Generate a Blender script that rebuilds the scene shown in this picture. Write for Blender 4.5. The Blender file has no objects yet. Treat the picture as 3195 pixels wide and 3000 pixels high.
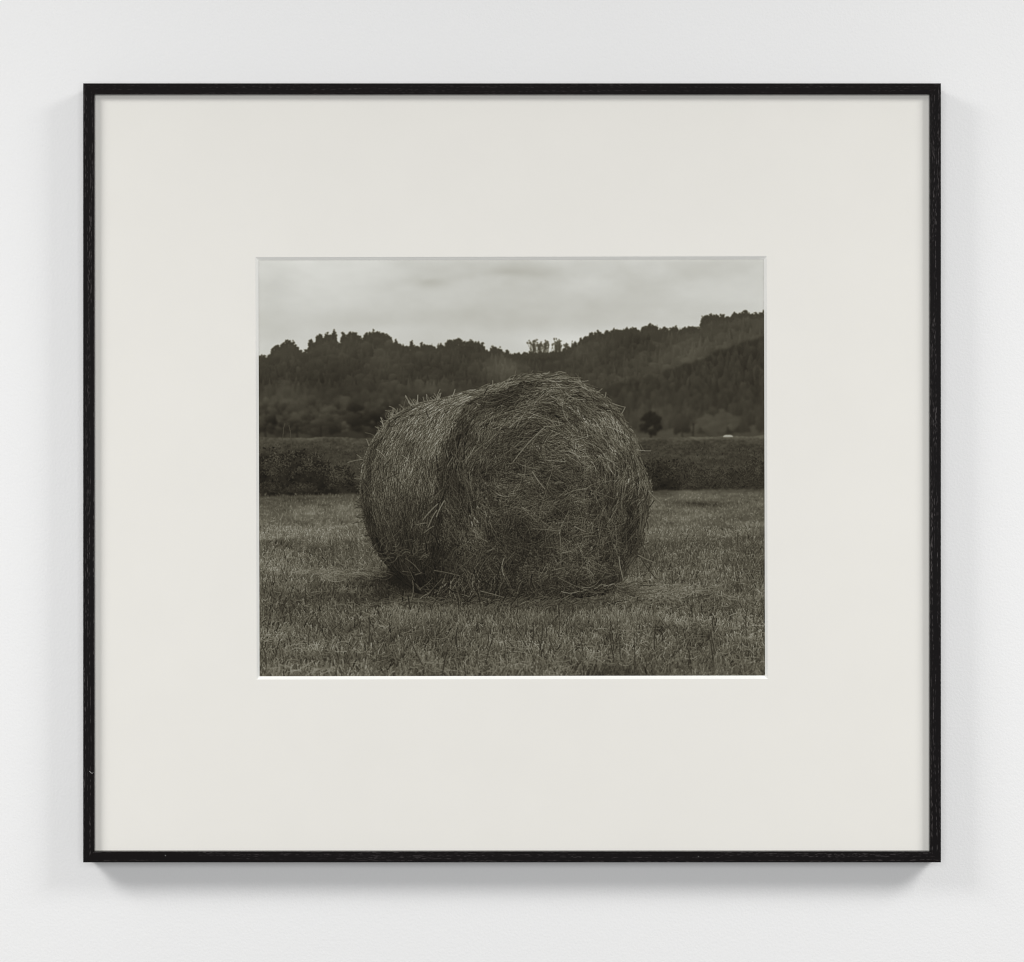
# ---------------------------------------------------------------- the printed picture (flat ink on paper)
# The print is a toned monochrome photograph of a round bale in a mown field.  It is a flat sheet; its ink is
# worked out here, stroke by stroke, as an array of printed tones (0..255) at 1580 x 1300 dots.
import numpy as np

PW, PH = 1580, 1300
OX, OY = 806.0, 809.0


def vnoise(cx, cy, rng, h=PH, w=PW):
    gx, gy = int(w / cx) + 3, int(h / cy) + 3
    g = rng.random((gy, gx)).astype(np.float32)
    ox, oy = rng.random(), rng.random()
    xs = np.arange(w, dtype=np.float32) / cx + ox
    ys = np.arange(h, dtype=np.float32) / cy + oy
    xi = xs.astype(int); yi = ys.astype(int)
    fx = xs - xi; fy = ys - yi
    fx = fx * fx * (3 - 2 * fx); fy = (fy * fy * (3 - 2 * fy))[:, None]
    r0 = g[yi][:, xi] * (1 - fx) + g[yi][:, xi + 1] * fx
    r1 = g[yi + 1][:, xi] * (1 - fx) + g[yi + 1][:, xi + 1] * fx
    return r0 * (1 - fy) + r1 * fy


def fbm(cx, cy, rng, octaves=4, gain=0.5, h=PH, w=PW):
    out = 0; amp = 1; tot = 0
    for _ in range(octaves):
        out = out + amp * (vnoise(max(cx, 1.01), max(cy, 1.01), rng, h, w) - 0.5)
        tot += amp
        amp *= gain; cx /= 2; cy /= 2
    return out / tot * 2          # about -1..1, mostly within +-0.5


def box1(a, r, axis):
    if r < 1: return a
    pad = [(0, 0), (0, 0)]; pad[axis] = (r + 1, r)
    c = np.cumsum(np.pad(a, pad, mode='edge').astype(np.float64), axis=axis)
    n = a.shape[axis]
    sl = lambda s: (slice(s, s + n), slice(None)) if axis == 0 else (slice(None), slice(s, s + n))
    return ((c[sl(2 * r + 1)] - c[sl(0)]) / (2 * r + 1)).astype(np.float32)


def blur(a, sigma):
    a = a.astype(np.float32)
    if sigma < 1.2:                                     # small three-tap passes
        n = max(1, int(round(sigma * sigma / 0.5)))
        for _ in range(n):
            for ax in (0, 1):
                p = np.pad(a, [(1, 1), (0, 0)] if ax == 0 else [(0, 0), (1, 1)], mode='edge')
                a = (p[:-2] + 2 * p[1:-1] + p[2:]) / 4 if ax == 0 else (p[:, :-2] + 2 * p[:, 1:-1] + p[:, 2:]) / 4
        return a
    r = max(1, int(round((np.sqrt(4 * sigma * sigma + 1) - 1) / 2)))
    for _ in range(3):
        a = box1(box1(a, r, 0), r, 1)
    return a


def poly_mask(pts, jx=None, jy=None):
    """Filled polygon; jx, jy are displacement maps that roughen its outline."""
    ys, xs = np.mgrid[0:PH, 0:PW].astype(np.float32)
    if jx is not None: xs = xs + jx
    if jy is not None: ys = ys + jy
    p = np.array(pts, dtype=np.float32) - np.array([OX, OY], dtype=np.float32)
    m = np.zeros((PH, PW), bool)
    q = np.roll(p, -1, axis=0)
    for (x0, y0), (x1, y1) in zip(p, q):
        if y0 == y1: continue
        c = (ys >= min(y0, y1)) & (ys < max(y0, y1))
        m ^= c & (xs < (x1 - x0) * (ys - y0) / (y1 - y0) + x0)
    return m


def curve_y(pts):
    """Heights of a skyline at every dot column."""
    p = np.array(pts, dtype=np.float32)
    return np.interp(np.arange(PW) + OX, p[:, 0], p[:, 1]) - OY


def strokes(img, x0, y0, x1, y1, t0, t1, width, bend=None):
    """Draw bent lines one after the other (later ones cover earlier ones); t0, t1 are tones at the ends."""
    n_all = len(x0)
    if bend is None: bend = np.zeros(n_all)
    for a in range(0, n_all, 20000):
        s = slice(a, min(n_all, a + 20000))
        X0, Y0, X1, Y1 = x0[s] - OX, y0[s] - OY, x1[s] - OX, y1[s] - OY
        dx, dy = X1 - X0, Y1 - Y0
        ln = np.hypot(dx, dy) + 1e-6
        nx, ny = -dy / ln, dx / ln
        k = np.ceil(ln * 1.15).astype(int) + 2
        idx = np.repeat(np.arange(len(k)), k)
        st = np.arange(k.sum()) - np.repeat(np.cumsum(k) - k, k)
        t = st / (k[idx] - 1)
        sag = bend[s][idx] * ln[idx] * 4 * t * (1 - t)
        X = X0[idx] + dx[idx] * t + nx[idx] * sag
        Y = Y0[idx] + dy[idx] * t + ny[idx] * sag
        T = t0[s][idx] * (1 - t) + t1[s][idx] * t
        w = width[s][idx]
        order = []
        for o in range(4):
            ok = w > o
            off = (o - (w[ok] - 1) / 2)
            shade = 1.0 if o == 0 else (0.9 if o == 1 else 0.72)
            order.append((idx[ok], np.rint(X[ok] + nx[idx[ok]] * off).astype(int), np.rint(Y[ok] + ny[idx[ok]] * off).astype(int), T[ok] * shade))
        I = np.concatenate([q[0] for q in order]); XX = np.concatenate([q[1] for q in order])
        YY = np.concatenate([q[2] for q in order]); TT = np.concatenate([q[3] for q in order])
        g = np.argsort(I, kind='stable')
        XX, YY, TT = XX[g], YY[g], TT[g]
        ok = (XX >= 0) & (XX < PW) & (YY >= 0) & (YY < PH)
        img[YY[ok], XX[ok]] = TT[ok]


def laid(img, x0, y0, x1, y1, t0, t1, width, bend, dark=0.5, off=(1.6, 2.2)):
    """Strokes lying on others: each one comes with the dark line of the gap beneath it."""
    two = lambda a, b: np.stack([a, b], 1).ravel()
    strokes(img, two(x0 + off[0], x0), two(y0 + off[1], y0), two(x1 + off[0], x1), two(y1 + off[1], y1), two(t0 * dark, t0), two(t1 * dark, t1), two(width, width), two(bend, bend))


def at(field, x, y):
    return field[np.clip((y - OY).astype(int), 0, PH - 1), np.clip((x - OX).astype(int), 0, PW - 1)]


def stamp_tree(img, x, y, w, h, top, base, kind, rng, rough=0.25):
    """One far crown: (x, y) is its foot, w and h its size."""
    X, Y = x - OX, y - OY
    a0, a1 = int(max(0, X - w)), int(min(PW, X + w + 1))
    b0, b1 = int(max(0, Y - h * 1.1)), int(min(PH, Y + 1))
    if a1 - a0 < 2 or b1 - b0 < 2: return
    ys, xs = np.mgrid[b0:b1, a0:a1].astype(np.float32)
    u = (xs - X) / (w / 2); v = (Y - ys) / h
    n = rng.random((6, 6)).astype(np.float32)
    gx = np.clip(((u + 2) / 4 * 5), 0, 4.99); gy = np.clip(v * 4.99, 0, 4.99)
    xi, yi = np.minimum(gx.astype(int), 4), np.minimum(gy.astype(int), 4); fx, fy = gx - xi, gy - yi
    nz = (n[yi, xi] * (1 - fx) + n[yi, xi + 1] * fx) * (1 - fy) + (n[yi + 1, xi] * (1 - fx) + n[yi + 1, xi + 1] * fx) * fy
    fine = rng.random(xs.shape).astype(np.float32)
    if kind == 'fir':
        r = (1 - v) * (0.6 + 0.5 * nz + 0.4 * fine) + 0.05
        m = (np.abs(u) < r) & (v >= 0) & (v <= 1)
    else:
        rr = np.sqrt(u * u + ((v - 0.55) / 0.5) ** 2)
        m = rr < 0.9 + rough * (nz - 0.5) * 2 + 0.34 * (fine - 0.5)
    if not m.any(): return
    t = base + (top - base) * np.clip(v, 0, 1) ** 1.3 + (nz - 0.5) * 6 - 3 * u
    sub = img[b0:b1, a0:a1]
    sub[m] = t[m]


SKY_LEFT = [(800,1114),(829,1116),(846,1110),(848,1093),(862,1083),(872,1086),(883,1075),(900,1070),(916,1071),(922,1085),(931,1098),(945,1100),(959,1102),
 (961,1083),(968,1064),(973,1070),(978,1087),(984,1070),(986,1056),(996,1044),(1005,1060),(1013,1058),(1019,1042),(1024,1056),(1030,1052),(1037,1050),(1041,1037),
 (1046,1052),(1050,1054),(1052,1077),(1062,1079),(1067,1052),(1080,1050),(1093,1043),(1102,1050),(1110,1044),(1126,1060),(1133,1078),(1137,1054),(1151,1046),
 (1174,1040),(1192,1048),(1202,1054),(1213,1052),(1223,1073),(1231,1078),(1234,1067),(1240,1079),(1267,1086),(1279,1086),(1283,1071),(1287,1084),(1308,1086),(1320,1081),
 (1330,1080),(1349,1083),(1357,1094),(1366,1086),(1374,1079),(1380,1086),(1386,1097),(1390,1075),(1407,1068),(1432,1068),(1444,1075),(1461,1072),(1485,1070),
 (1502,1085),(1505,1076),(1508,1090),(1514,1098),(1527,1106),(1535,1089),(1543,1087),(1551,1093),(1564,1098),(1572,1110),(1580,1100),(1588,1108),(1600,1111),(1622,1114),
 (1648,1108),(1660,1112),(1690,1108),(1719,1106),(1745,1104),(1766,1096),(1780,1094),(1791,1076),(1804,1084),(1810,1063),(1822,1060),(1834,1055),(1846,1044),(1850,1052),
 (1867,1037),(1876,1048),(1890,1042),(1910,1036),(1930,1037),(1952,1033),(1981,1029),(1998,1042),(2005,1025),(2016,1026),(2028,1020),(2045,1023),(2062,1036),(2072,1021),
 (2079,1034),(2092,1034),(2108,1025),(2114,1036),(2128,1034),(2138,1029),(2150,1030),(2167,1025),(2176,1030),(2184,1029),(2188,1000),(2201,993),(2235,989),(2255,992),(2277,998),(2290,982),
 (2311,989),(2328,978),(2341,987),(2357,985),(2370,987),(2390,980)]
NEAR_RIDGE = [(1780,1240),(1855,1207),(1918,1198),(1980,1186),(2045,1173),(2080,1152),(2112,1139),(2150,1128),(2188,1116),(2239,1093),(2275,1084),(2307,1071),(2345,1062),(2390,1046)]
SIDE_BACK = [(1300,1846),(1246,1800),(1213,1772),(1184,1735),(1160,1693),(1143,1648),(1131,1606),(1122,1557),(1121,1512),(1126,1465),(1138,1419),(1151,1386),(1168,1361),
 (1192,1332),(1209,1308),(1242,1287),(1283,1263),(1316,1253),(1357,1248)]
SIDE_FACE = [(1375,1870),(1352,1830),(1345,1805),(1345,1747),(1349,1697),(1353,1635),(1358,1586),(1365,1532),(1370,1475),(1373,1440),(1380,1407),(1392,1380),(1407,1357),
 (1420,1334),(1432,1312),(1443,1288),(1458,1266),(1490,1243),(1539,1216)]
CREST = [(1398,1238),(1456,1224),(1514,1213),(1556,1204),(1590,1188),(1610,1179),(1648,1171),(1707,1170),(1766,1174)]
RIGHT = [(1812,1186),(1859,1222),(1905,1257),(1935,1295),(1960,1337),(1985,1380),(1998,1430),(2010,1475),(2026,1522),(2023,1568),(2014,1598),(2006,1648),(2000,1695),(1980,1737),
 (1950,1771),(1942,1813),(1915,1842),(1840,1860),(1760,1870),(1690,1876),(1600,1882),(1500,1888),(1420,1892)]


def paint_print():
    rng = np.random.default_rng(20)
    ys, xs = np.mgrid[0:PH, 0:PW].astype(np.float32)
    xs += OX; ys += OY
    # ---- overcast sky
    sky = np.interp(ys, [809, 900, 1010, 1110], [201, 196, 192, 203]).astype(np.float32)
    sky += 5 * np.exp(-((xs - 860) / 260) ** 2) * 0.9 + 4 * np.exp(-((xs - 2330) / 260) ** 2)
    sky += fbm(420, 170, rng, 5, 0.5) * 13
    c = fbm(120, 40, rng, 4, 0.55)
    sky += fbm(170, 75, rng, 5, 0.6) * 11 * np.clip(1.15 - (ys - 809) / 420, 0.3, 1)
    sky -= 14 * np.exp(-((xs - 1600) / 175) ** 2 - ((ys - 846 - 16 * c) / 24) ** 2) * (0.9 + 0.5 * c)
    sky -= 9 * np.exp(-((xs - 1330) / 60) ** 2 - ((ys - 880) / 18) ** 2) * (1 + c)
    sky -= 6 * np.exp(-((xs - 1230) / 240) ** 2 - ((ys - 985 + 12 * c) / 28) ** 2)
    sky -= 5 * np.exp(-((xs - 2050) / 120) ** 2 - ((ys - 850) / 25) ** 2) * (1 + 2 * c)
    sky += 6 * np.exp(-((xs - 1260) / 160) ** 2 - ((ys - 1030) / 24) ** 2)
    sky += 7 * np.exp(-((xs - 1700) / 230) ** 2 - ((ys - 1060) / 30) ** 2)
    img = blur(sky, 2.0)
    # ---- wooded hills
    ridge = curve_y(SKY_LEFT)
    edge = (fbm(5, 5, rng, 2)[300] * 6 + fbm(14, 14, rng, 2)[200] * 5)
    yy = ys - OY
    hill = yy > (ridge + edge)[None, :]
    hill_t = 54 + fbm(160, 90, rng, 3) * 14
    hill_t += 17 * np.clip((xs - 1700) / 420, 0, 1) * np.exp(-((ys - (1165 - 0.16 * (xs - 1900))) / 75) ** 2)           # paler far hill on the right
    hill_t += 24 * np.exp(-((xs - 1565) / 60) ** 2 - ((ys - 1150) / 45) ** 2)                   # air in the gap
    hill_t += 13 * np.exp(-((xs - 1800) / 26) ** 2 - ((ys - 1100) / 22) ** 2)
    hill_t += 24 * np.exp(-((xs - 1340) / 110) ** 2 - ((ys - 1222) / 14) ** 2)                  # small clearing
    land = img.copy()
    land[hill] = hill_t[hill]
    # single crowns stand along the ridge with the sky between their stems
    for cx, cy, w, h in [(0, 0, 0, 0)][:0] + [(1664, 1070, 24, 24), (1684, 1076, 15, 18), (1703, 1071, 20, 30), (1735, 1072, 22, 26), (1744, 1070, 18, 30), (1768, 1078, 16, 16), (1792, 1076, 20, 22), (1370, 1082, 12, 12)]:
        k = 26
        px_ = cx + rng.normal(0, w * 0.28, k); py_ = cy + rng.normal(0, h * 0.26, k)
        for ax_, ay_ in zip(px_, py_):
            stamp_tree(land, ax_, ay_ + 3, rng.uniform(3, 7), rng.uniform(3, 7), 82 + rng.normal(0, 5), 74, 'round', rng, 0.6)
        foot_x = np.full(k, cx) + rng.normal(0, 0.8, k)
        strokes(land, foot_x, np.full(k, 1112.0), px_, py_, np.full(k, 62.0), np.full(k, 76.0), np.full(k, 1), rng.normal(0, 0.1, k))
        strokes(land, foot_x[:2], np.full(2, 1112.0), foot_x[:2] + rng.normal(0, 1, 2), np.full(2, cy), np.full(2, 62.0), np.full(2, 68.0), np.full(2, 2))
    for _ in range(300):                                                                         # spiry tops
        x = rng.uniform(960, 2380); b = ridge[int(np.clip(x - OX, 0, PW - 1))] + OY
        hh = 5 + 12 * rng.random() ** 3
        if rng.random() < 0.4: stamp_tree(land, x, b + 6, rng.uniform(4, 8), hh + 6, 58, 54, 'fir', rng)
        else: stamp_tree(land, x, b + 6, rng.uniform(6, 15), hh * 0.8 + 6, 58, 54, 'round', rng, 0.5)
    for _ in range(2600):                                                                        # leafy outline
        x = rng.uniform(800, 2390); b = ridge[int(np.clip(x - OX, 0, PW - 1))] + OY
        w = rng.uniform(3.5, 9)
        stamp_tree(land, x, b + w * 0.5 + rng.normal(1, 4.2), w, w * rng.uniform(0.8, 1.3), 59 + rng.normal(0, 2), 56, 'round', rng, 0.7)
    far = []
    for _ in range(2300):
        x = rng.uniform(800, 2390)
        y0 = ridge[int(np.clip(x - OX, 0, PW - 1))] + OY + 34
        y = rng.uniform(y0, 1350)
        far.append((y, x))
    for y, x in sorted(far):
        b = hill_t[int(np.clip(y - OY, 0, PH - 1)), int(np.clip(x - OX, 0, PW - 1))]
        k = rng.uniform(-5, 7)
        fir = rng.random() < 0.72
        h = rng.uniform(24, 46) if fir else rng.uniform(18, 32)
        stamp_tree(land, x, y, rng.uniform(12, 20) if fir else rng.uniform(22, 40), h, b + 7 + k, b - 8 + k, 'fir' if fir else 'round', rng)
    land = np.where(hill, land * 0.75 + hill_t * 0.25, land)
    land[:] = np.where(yy < ridge[None, :] + 12, blur(land, 1.1), blur(land, 1.7))
    # nearer slope on the right, with its own tree line
    near = curve_y(NEAR_RIDGE) + fbm(26, 26, rng, 3)[100] * 12
    nm = (yy > near[None, :]) & (xs > 1790)
    soft = blur(nm.astype(np.float32), 3.5)
    near_t = np.interp(ys, [1050, 1120, 1220, 1340], [50, 47, 50, 62]).astype(np.float32) + fbm(60, 70, rng, 4, 0.6) * 11
    layer = near_t.copy()
    for y, x in sorted((rng.uniform(1100, 1352), rng.uniform(1790, 2395)) for _ in range(900)):
        if y < near[int(np.clip(x - OX, 0, PW - 1))] + OY + 25: continue
        k = rng.uniform(-6, 8)
        stamp_tree(layer, x, y, rng.uniform(12, 30), rng.uniform(28, 52), 55 + k, 42 + k, 'fir' if rng.random() < 0.55 else 'round', rng)
    layer = blur(layer, 1.6) * 0.85 + near_t * 0.15 + 11 * np.exp(-((xs - 2035) / 85) ** 2 - ((ys - 1310) / 55) ** 2)
    land = land * (1 - soft) + soft * layer
    land = np.where(yy < ridge[None, :] + 6, blur(land, 1.0), land)
    # ---- trees at the foot of the hills (left) and by the far field (right)
    foot = land.copy()
    lo = sorted((rng.uniform(1305, 1368), rng.uniform(790, 1320)) for _ in range(130))
    for y, x in lo:
        k = rng.uniform(-5, 6)
        w = rng.uniform(34, 78)
        for _ in range(7):
            stamp_tree(foot, x + rng.normal(0, w * 0.24), y - rng.uniform(0, 26), w * rng.uniform(0.3, 0.6), w * rng.uniform(0.4, 0.75), 60 + k + rng.normal(0, 5), 31 + k, 'round', rng, 0.4)
    for (x, y, w, h, tt) in [(1010, 1352, 90, 84, 60), (960, 1340, 60, 70, 58), (855, 1350, 60, 60, 46), (1130, 1350, 95, 110, 47), (1190, 1350, 70, 90, 43), (905, 1352, 70, 50, 52)]:
        for _ in range(16):
            stamp_tree(foot, x + rng.normal(0, w * 0.25), y - rng.uniform(0, h * 0.6), w * rng.uniform(0.25, 0.5), h * rng.uniform(0.25, 0.45), tt + 6 + rng.normal(0, 4), tt - 22, 'round', rng, 0.5)
    for x in (826, 925, 1000):
        X = np.array([x, x + 2.0]); strokes(foot, X, np.array([1330., 1330]), X + 1, np.array([1372., 1372]), np.array([38., 38]), np.array([38., 38]), np.array([3, 3]))
    # right: round crowned tree on its own, a ghostly wide one behind the pale roof, thin trunks
    for _ in range(30):
        stamp_tree(foot, 2233 + rng.normal(0, 30), 1352 - rng.uniform(0, 38), rng.uniform(26, 46), rng.uniform(24, 40), 70 + rng.normal(0, 2), 63, 'round', rng, 0.3)
    for _ in range(10):
        stamp_tree(foot, 2128 + rng.normal(0, 9), 1356 - rng.uniform(0, 10), 17, rng.uniform(14, 24), 44, 38, 'round', rng, 0.4)
    for _ in range(70):
        a = rng.uniform(0, 6.283); r = np.sqrt(rng.random())
        cy = 1319 + 34 * r * np.sin(a); wd = 31 if cy > 1308 else 25
        stamp_tree(foot, 2030 + wd * r * np.cos(a), cy + 12, rng.uniform(12, 20), rng.uniform(13, 22), 36 + rng.normal(0, 2), 28, 'round', rng, 0.5)
    fx = np.array([2030., 2031., 2164., 2128.]); strokes(foot, fx, np.array([1345., 1345, 1320, 1350]), fx + np.array([0, 0, -3, 1]), np.array([1371., 1371, 1368, 1368]), np.full(4, 32.), np.full(4, 30.), np.array([4, 4, 3, 3]))
    foot = blur(foot, 2.2)
    land = np.where(ys > 1200, foot, land)
    img = land
    # ---- far rough field
    fl = np.interp(xs[0], [806, 1100, 1700, 2000, 2390], [1364, 1364, 1362, 1366, 1358]).astype(np.float32)
    edge = fl[None, :] + fbm(30, 30, rng, 3)[50] * 5
    m = ys > edge
    d = ys - fl[None, :]
    f = np.interp(d, [0, 4, 14, 30, 90, 180], [72, 72, 62, 57, 58, 54]).astype(np.float32)
    f += np.clip((xs - 2130) / 60, 0, 1) * 14 * np.exp(-((d - 3) / 8) ** 2)
    f += fbm(60, 12, rng, 5, 0.7) * 20 + fbm(6, 4, rng, 2) * 14
    img = np.where(m, f, img)
    img = np.where((ys > 1340) & (ys < 1470), blur(img, 1.8), img)
    rf = (np.abs((xs - 2271) / 16) ** 2.2 + np.abs((ys - 1363) / 8.0) ** 2.2 < 1) & (ys < 1363)   # pale low roof far off
    rs = blur(rf.astype(np.float32), 1.5)
    img = img * (1 - rs) + rs * 160
    n = 5200
    x = rng.uniform(800, 2390, n); y = np.sort(rng.uniform(1385, 1545, n)); L = 3 + 14 * (y - 1370) / 170 * rng.random(n)
    t = 56 + 13 * rng.standard_normal(n)
    strokes(img, x, y, x + rng.normal(0, 2.5, n), y - L, t * 0.8, t + 4, np.where(y > 1470, 2, 1))
    # two thin bare stalks
    strokes(img, np.array([878., 886, 910, 905.]), np.array([1412., 1330, 1400, 1345.]), np.array([885., 889, 905, 901.]), np.array([1330., 1318, 1340, 1325.]), np.full(4, 66.), np.full(4, 70.), np.array([2, 2, 2, 2]))
    # ---- hedges
    def hedge(x0, x1, top, n, dark, light, gap=0.0):
        body = np.zeros((PH, PW), np.float32)
        tx = np.interp(xs[0], [p[0] for p in top], [p[1] for p in top]).astype(np.float32) + fbm(60, 60, rng, 4, 0.6)[80] * 40 + fbm(14, 14, rng, 2)[90] * 16
        mm = (ys > tx[None, :]) & (ys < 1556) & (xs > x0) & (xs < x1)
        sm = blur(mm.astype(np.float32), 4)
        img[:] = img * (1 - sm * (1 - gap)) + sm * (1 - gap) * (dark + 3 + fbm(30, 22, rng, 3) * 18)
        cl = fbm(34, 26, rng, 3)
        x = rng.uniform(x0, x1, n); tt = np.interp(x, xs[0], tx); y = tt - 10 + (1545 - tt) * rng.random(n) ** 0.9
        o = rng.permutation(n); x, y, tt = x[o], y[o], tt[o]
        q = at(cl, x, y)
        keep = rng.random(n) < np.clip(0.45 + q * 2.2, 0.05, 1)
        x, y, q, tt = x[keep], y[keep], q[keep], tt[keep]; k = len(x)
        dep = np.clip((y - tt) / np.maximum(20, 1545 - tt), 0, 1)
        t = dark + (light - dark) * (1 - 0.5 * dep) * rng.random(k) ** 1.2 + q * 22
        a = rng.uniform(0, 3.1416, k); L = rng.uniform(3, 8, k)
        strokes(img, x, y, x + np.cos(a) * L, y - np.sin(a) * L, t, t, rng.integers(2, 5, k))
    hedge(800, 1150, [(800, 1436), (850, 1424), (930, 1426), (985, 1446), (1010, 1462), (1040, 1478), (1150, 1500)], 10000, 28, 78)
    hedge(1960, 2395, [(1960, 1440), (2030, 1450), (2060, 1428), (2110, 1455), (2200, 1475), (2300, 1462), (2340, 1440), (2395, 1440)], 10000, 38, 70, 0.3)
    hedge(1985, 2120, [(1985, 1470), (2040, 1462), (2120, 1490)], 3000, 27, 60)
    # ---- mown field
    gtop = np.interp(xs[0], [806, 1150, 1980, 2390], [1548, 1538, 1530, 1524]).astype(np.float32)
    prof_l = np.interp(ys, [1530, 1560, 1600, 1645, 1670, 1710, 1780, 1850, 1920, 2000, 2060, 2110], [80, 95, 101, 118, 118, 98, 92, 80, 88, 98, 98, 106])
    prof_r = np.interp(ys, [1525, 1550, 1600, 1650, 1720, 1800, 1850, 1920, 2000, 2060, 2110], [82, 101, 107, 104, 95, 93, 94, 90, 86, 82, 78])
    prof_c = np.interp(ys, [1530, 1700, 1850, 1900, 1960, 2030, 2110], [82, 82, 70, 82, 84, 88, 88])
    wl = np.clip((1420 - xs) / 420, 0, 1); wr = np.clip((xs - 1680) / 360, 0, 1)
    g = (prof_l * wl + prof_r * wr + prof_c * np.clip(1 - wl - wr, 0, 1)).astype(np.float32)
    g += fbm(240, 30, rng, 5, 0.65) * 44 + fbm(60, 26, rng, 3) * 14
    sh = np.exp(-((xs - 1270) / 190) ** 2 - ((ys - 1818) / 38) ** 2) * 40 + np.exp(-((xs - 1650) / 330) ** 2 - ((ys - 1892) / 24) ** 2) * 30
    for (hx, hy, hw, hh, hd) in [(2305, 1838, 26, 18, 40), (2055, 1955, 30, 17, 34), (1905, 1985, 46, 26, 28), (2195, 1573, 40, 6, 22), (920, 1628, 70, 10, 20), (1215, 2055, 36, 28, 20), (1900, 1838, 60, 10, 26), (860, 1915, 60, 20, 12), (2170, 1860, 40, 14, 18)]:
        sh += hd * np.exp(-((xs - hx) / hw) ** 2 - ((ys - hy) / hh) ** 2)
    g = np.maximum(g * 1.08 - sh, 26)
    gm = blur((ys > gtop[None, :] + fbm(10, 10, rng, 2)[10] * 5).astype(np.float32), 2)
    img = img * (1 - gm) + gm * (g * 0.72 + fbm(7, 5, rng, 2) * 10)
    dirn = fbm(90, 40, rng, 3)
    def grass(n, ya, yb, power, wid, lo, hi, contrast, tilt):
        x = rng.uniform(798, 2396, n); y = ya + (yb - ya) * rng.random(n) ** power
        o = np.argsort(y); x, y = x[o], y[o]
        p = np.clip((y - 1500) / 600, 0.03, 1.1)
        L = p * rng.uniform(lo, hi, n) + 3
        ang = rng.normal(0, tilt, n) + at(dirn, x, y) * 0.6
        b = at(g, x, y - L * 0.5)
        t = b * (1 + contrast * rng.standard_normal(n))
        t = np.clip(t, 24, 150)
        w = np.clip(np.rint(wid * p + rng.uniform(0.3, 1.2, n)), 1, 4).astype(int)
        strokes(img, x, y, x + np.sin(ang) * L, y - np.cos(ang) * L, t * 0.66, t * 1.06, w, rng.normal(0, 0.06, n))
    grass(26000, 1540, 2125, 0.9, 1.6, 20, 46, 0.19, 0.36)
    grass(22000, 1545, 2150, 0.8, 1.3, 14, 40, 0.29, 0.62)
    img = np.where((ys > 1520) & (ys < 1640), img * 0.35 + 0.65 * blur(img, 1.6), img)
    # cut stems lying about
    n = 1500
    x = rng.uniform(800, 2390, n); y = np.sort(1600 + 520 * rng.random(n)); p = (y - 1480) / 600
    a = rng.normal(0, 0.8, n); L = p * rng.uniform(15, 56, n)
    t = np.clip(at(g, x, y) * 1.18 + 12 * rng.standard_normal(n), 40, 150)
    strokes(img, x, y, x + np.cos(a) * L, y - np.sin(a) * L * 0.6, t, t * 0.9, np.where(p > 0.6, 2, 1), rng.normal(0, 0.1, n))
    # longer dark stems standing up
    n = 110
    x = rng.uniform(800, 2390, n); y = np.sort(rng.uniform(1690, 2110, n)); p = (y - 1480) / 600
    a = rng.normal(0, 0.16, n); L = p * rng.uniform(50, 105, n)
    t = np.clip(at(g, x, y) * 0.62, 30, 80)
    strokes(img, x, y, x + np.sin(a) * L, y - np.cos(a) * L, t, t, np.where(p > 0.75, 3, 2), rng.normal(0, 0.05, n))
    # ---- the round bale
    jx = fbm(14, 14, rng, 2) * 10; jy = fbm(14, 14, rng, 2) * 10
    face_poly = SIDE_FACE[::-1][::-1] + CREST[3:] + RIGHT
    whole_poly = SIDE_BACK + CREST + RIGHT
    whole = poly_mask(whole_poly, jx, jy)
    face = poly_mask(face_poly, jx, jy)
    ground_dark = blur(poly_mask([(1215, 1775), (1190, 1800), (1260, 1835), (1360, 1862), (1420, 1892), (1420, 1800), (1300, 1760)]).astype(np.float32), 14)
    img = img * (1 - 0.75 * ground_dark) + 24 * 0.75 * ground_dark
    shade = np.interp(ys, [1180, 1300, 1450, 1560, 1650, 1740, 1840], [116, 106, 93, 75, 57, 42, 27]).astype(np.float32)
    img[whole] = shade[whole] * 0.6
    # wound side: short stalks laid along the winding, between the two rims
    A = np.array(SIDE_BACK + CREST[:1], np.float32); B = np.array(SIDE_FACE + [(1600, 1182)], np.float32)
    def resample(p, m=200):
        s = np.concatenate([[0], np.cumsum(np.hypot(*np.diff(p, axis=0).T))]); u = np.linspace(0, s[-1], m)
        return np.stack([np.interp(u, s, p[:, 0]), np.interp(u, s, p[:, 1])], 1)
    A2, B2 = resample(A), resample(B)
    def side_pt(s, t):
        t = np.clip(t, 0, 1) * 198.99; i = t.astype(int); f = (t - i)[:, None]
        a = A2[i] * (1 - f) + A2[i + 1] * f; b = B2[i] * (1 - f) + B2[i + 1] * f
        return a * (1 - s[:, None]) + b * s[:, None]
    band = np.random.default_rng(3).normal(0, 1, 64)
    patch = fbm(70, 60, rng, 3)
    # dark gap between the two rolls of the rim at the back (left edge in shade)
    def side(n, len0, len1, tone, spread, wmax, cross):
        s = rng.random(n); t = rng.random(n)
        p = side_pt(s, t); dt = rng.uniform(len0, len1, n) / 780
        q = side_pt(np.clip(s + rng.normal(0, cross, n), 0, 1.02), t + dt)
        b = at(shade, p[:, 0], p[:, 1]) * (1 + 0.04 * band[(s * 63).astype(int)]) * (1 + 0.25 * at(patch, p[:, 0], p[:, 1]))
        b = b * np.interp(s, [0, 0.05, 0.09, 0.12, 0.17, 0.8, 0.95, 1], [0.9, 0.86, 0.66, 0.78, 1, 1, 1.03, 1.06])
        tt = np.clip(b * (tone + spread * rng.standard_normal(n)), 18, 175)
        laid(img, p[:, 0], p[:, 1], q[:, 0], q[:, 1], tt, tt * 0.95, rng.integers(1, wmax + 1, n), rng.normal(0, 0.04, n), 0.5, (2.0, 1.2))
    side(9000, 20, 60, 0.70, 0.14, 2, 0.010)
    side(9000, 14, 46, 0.86, 0.22, 2, 0.012)
    side(15000, 7, 26, 0.94, 0.30, 1, 0.014)
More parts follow.
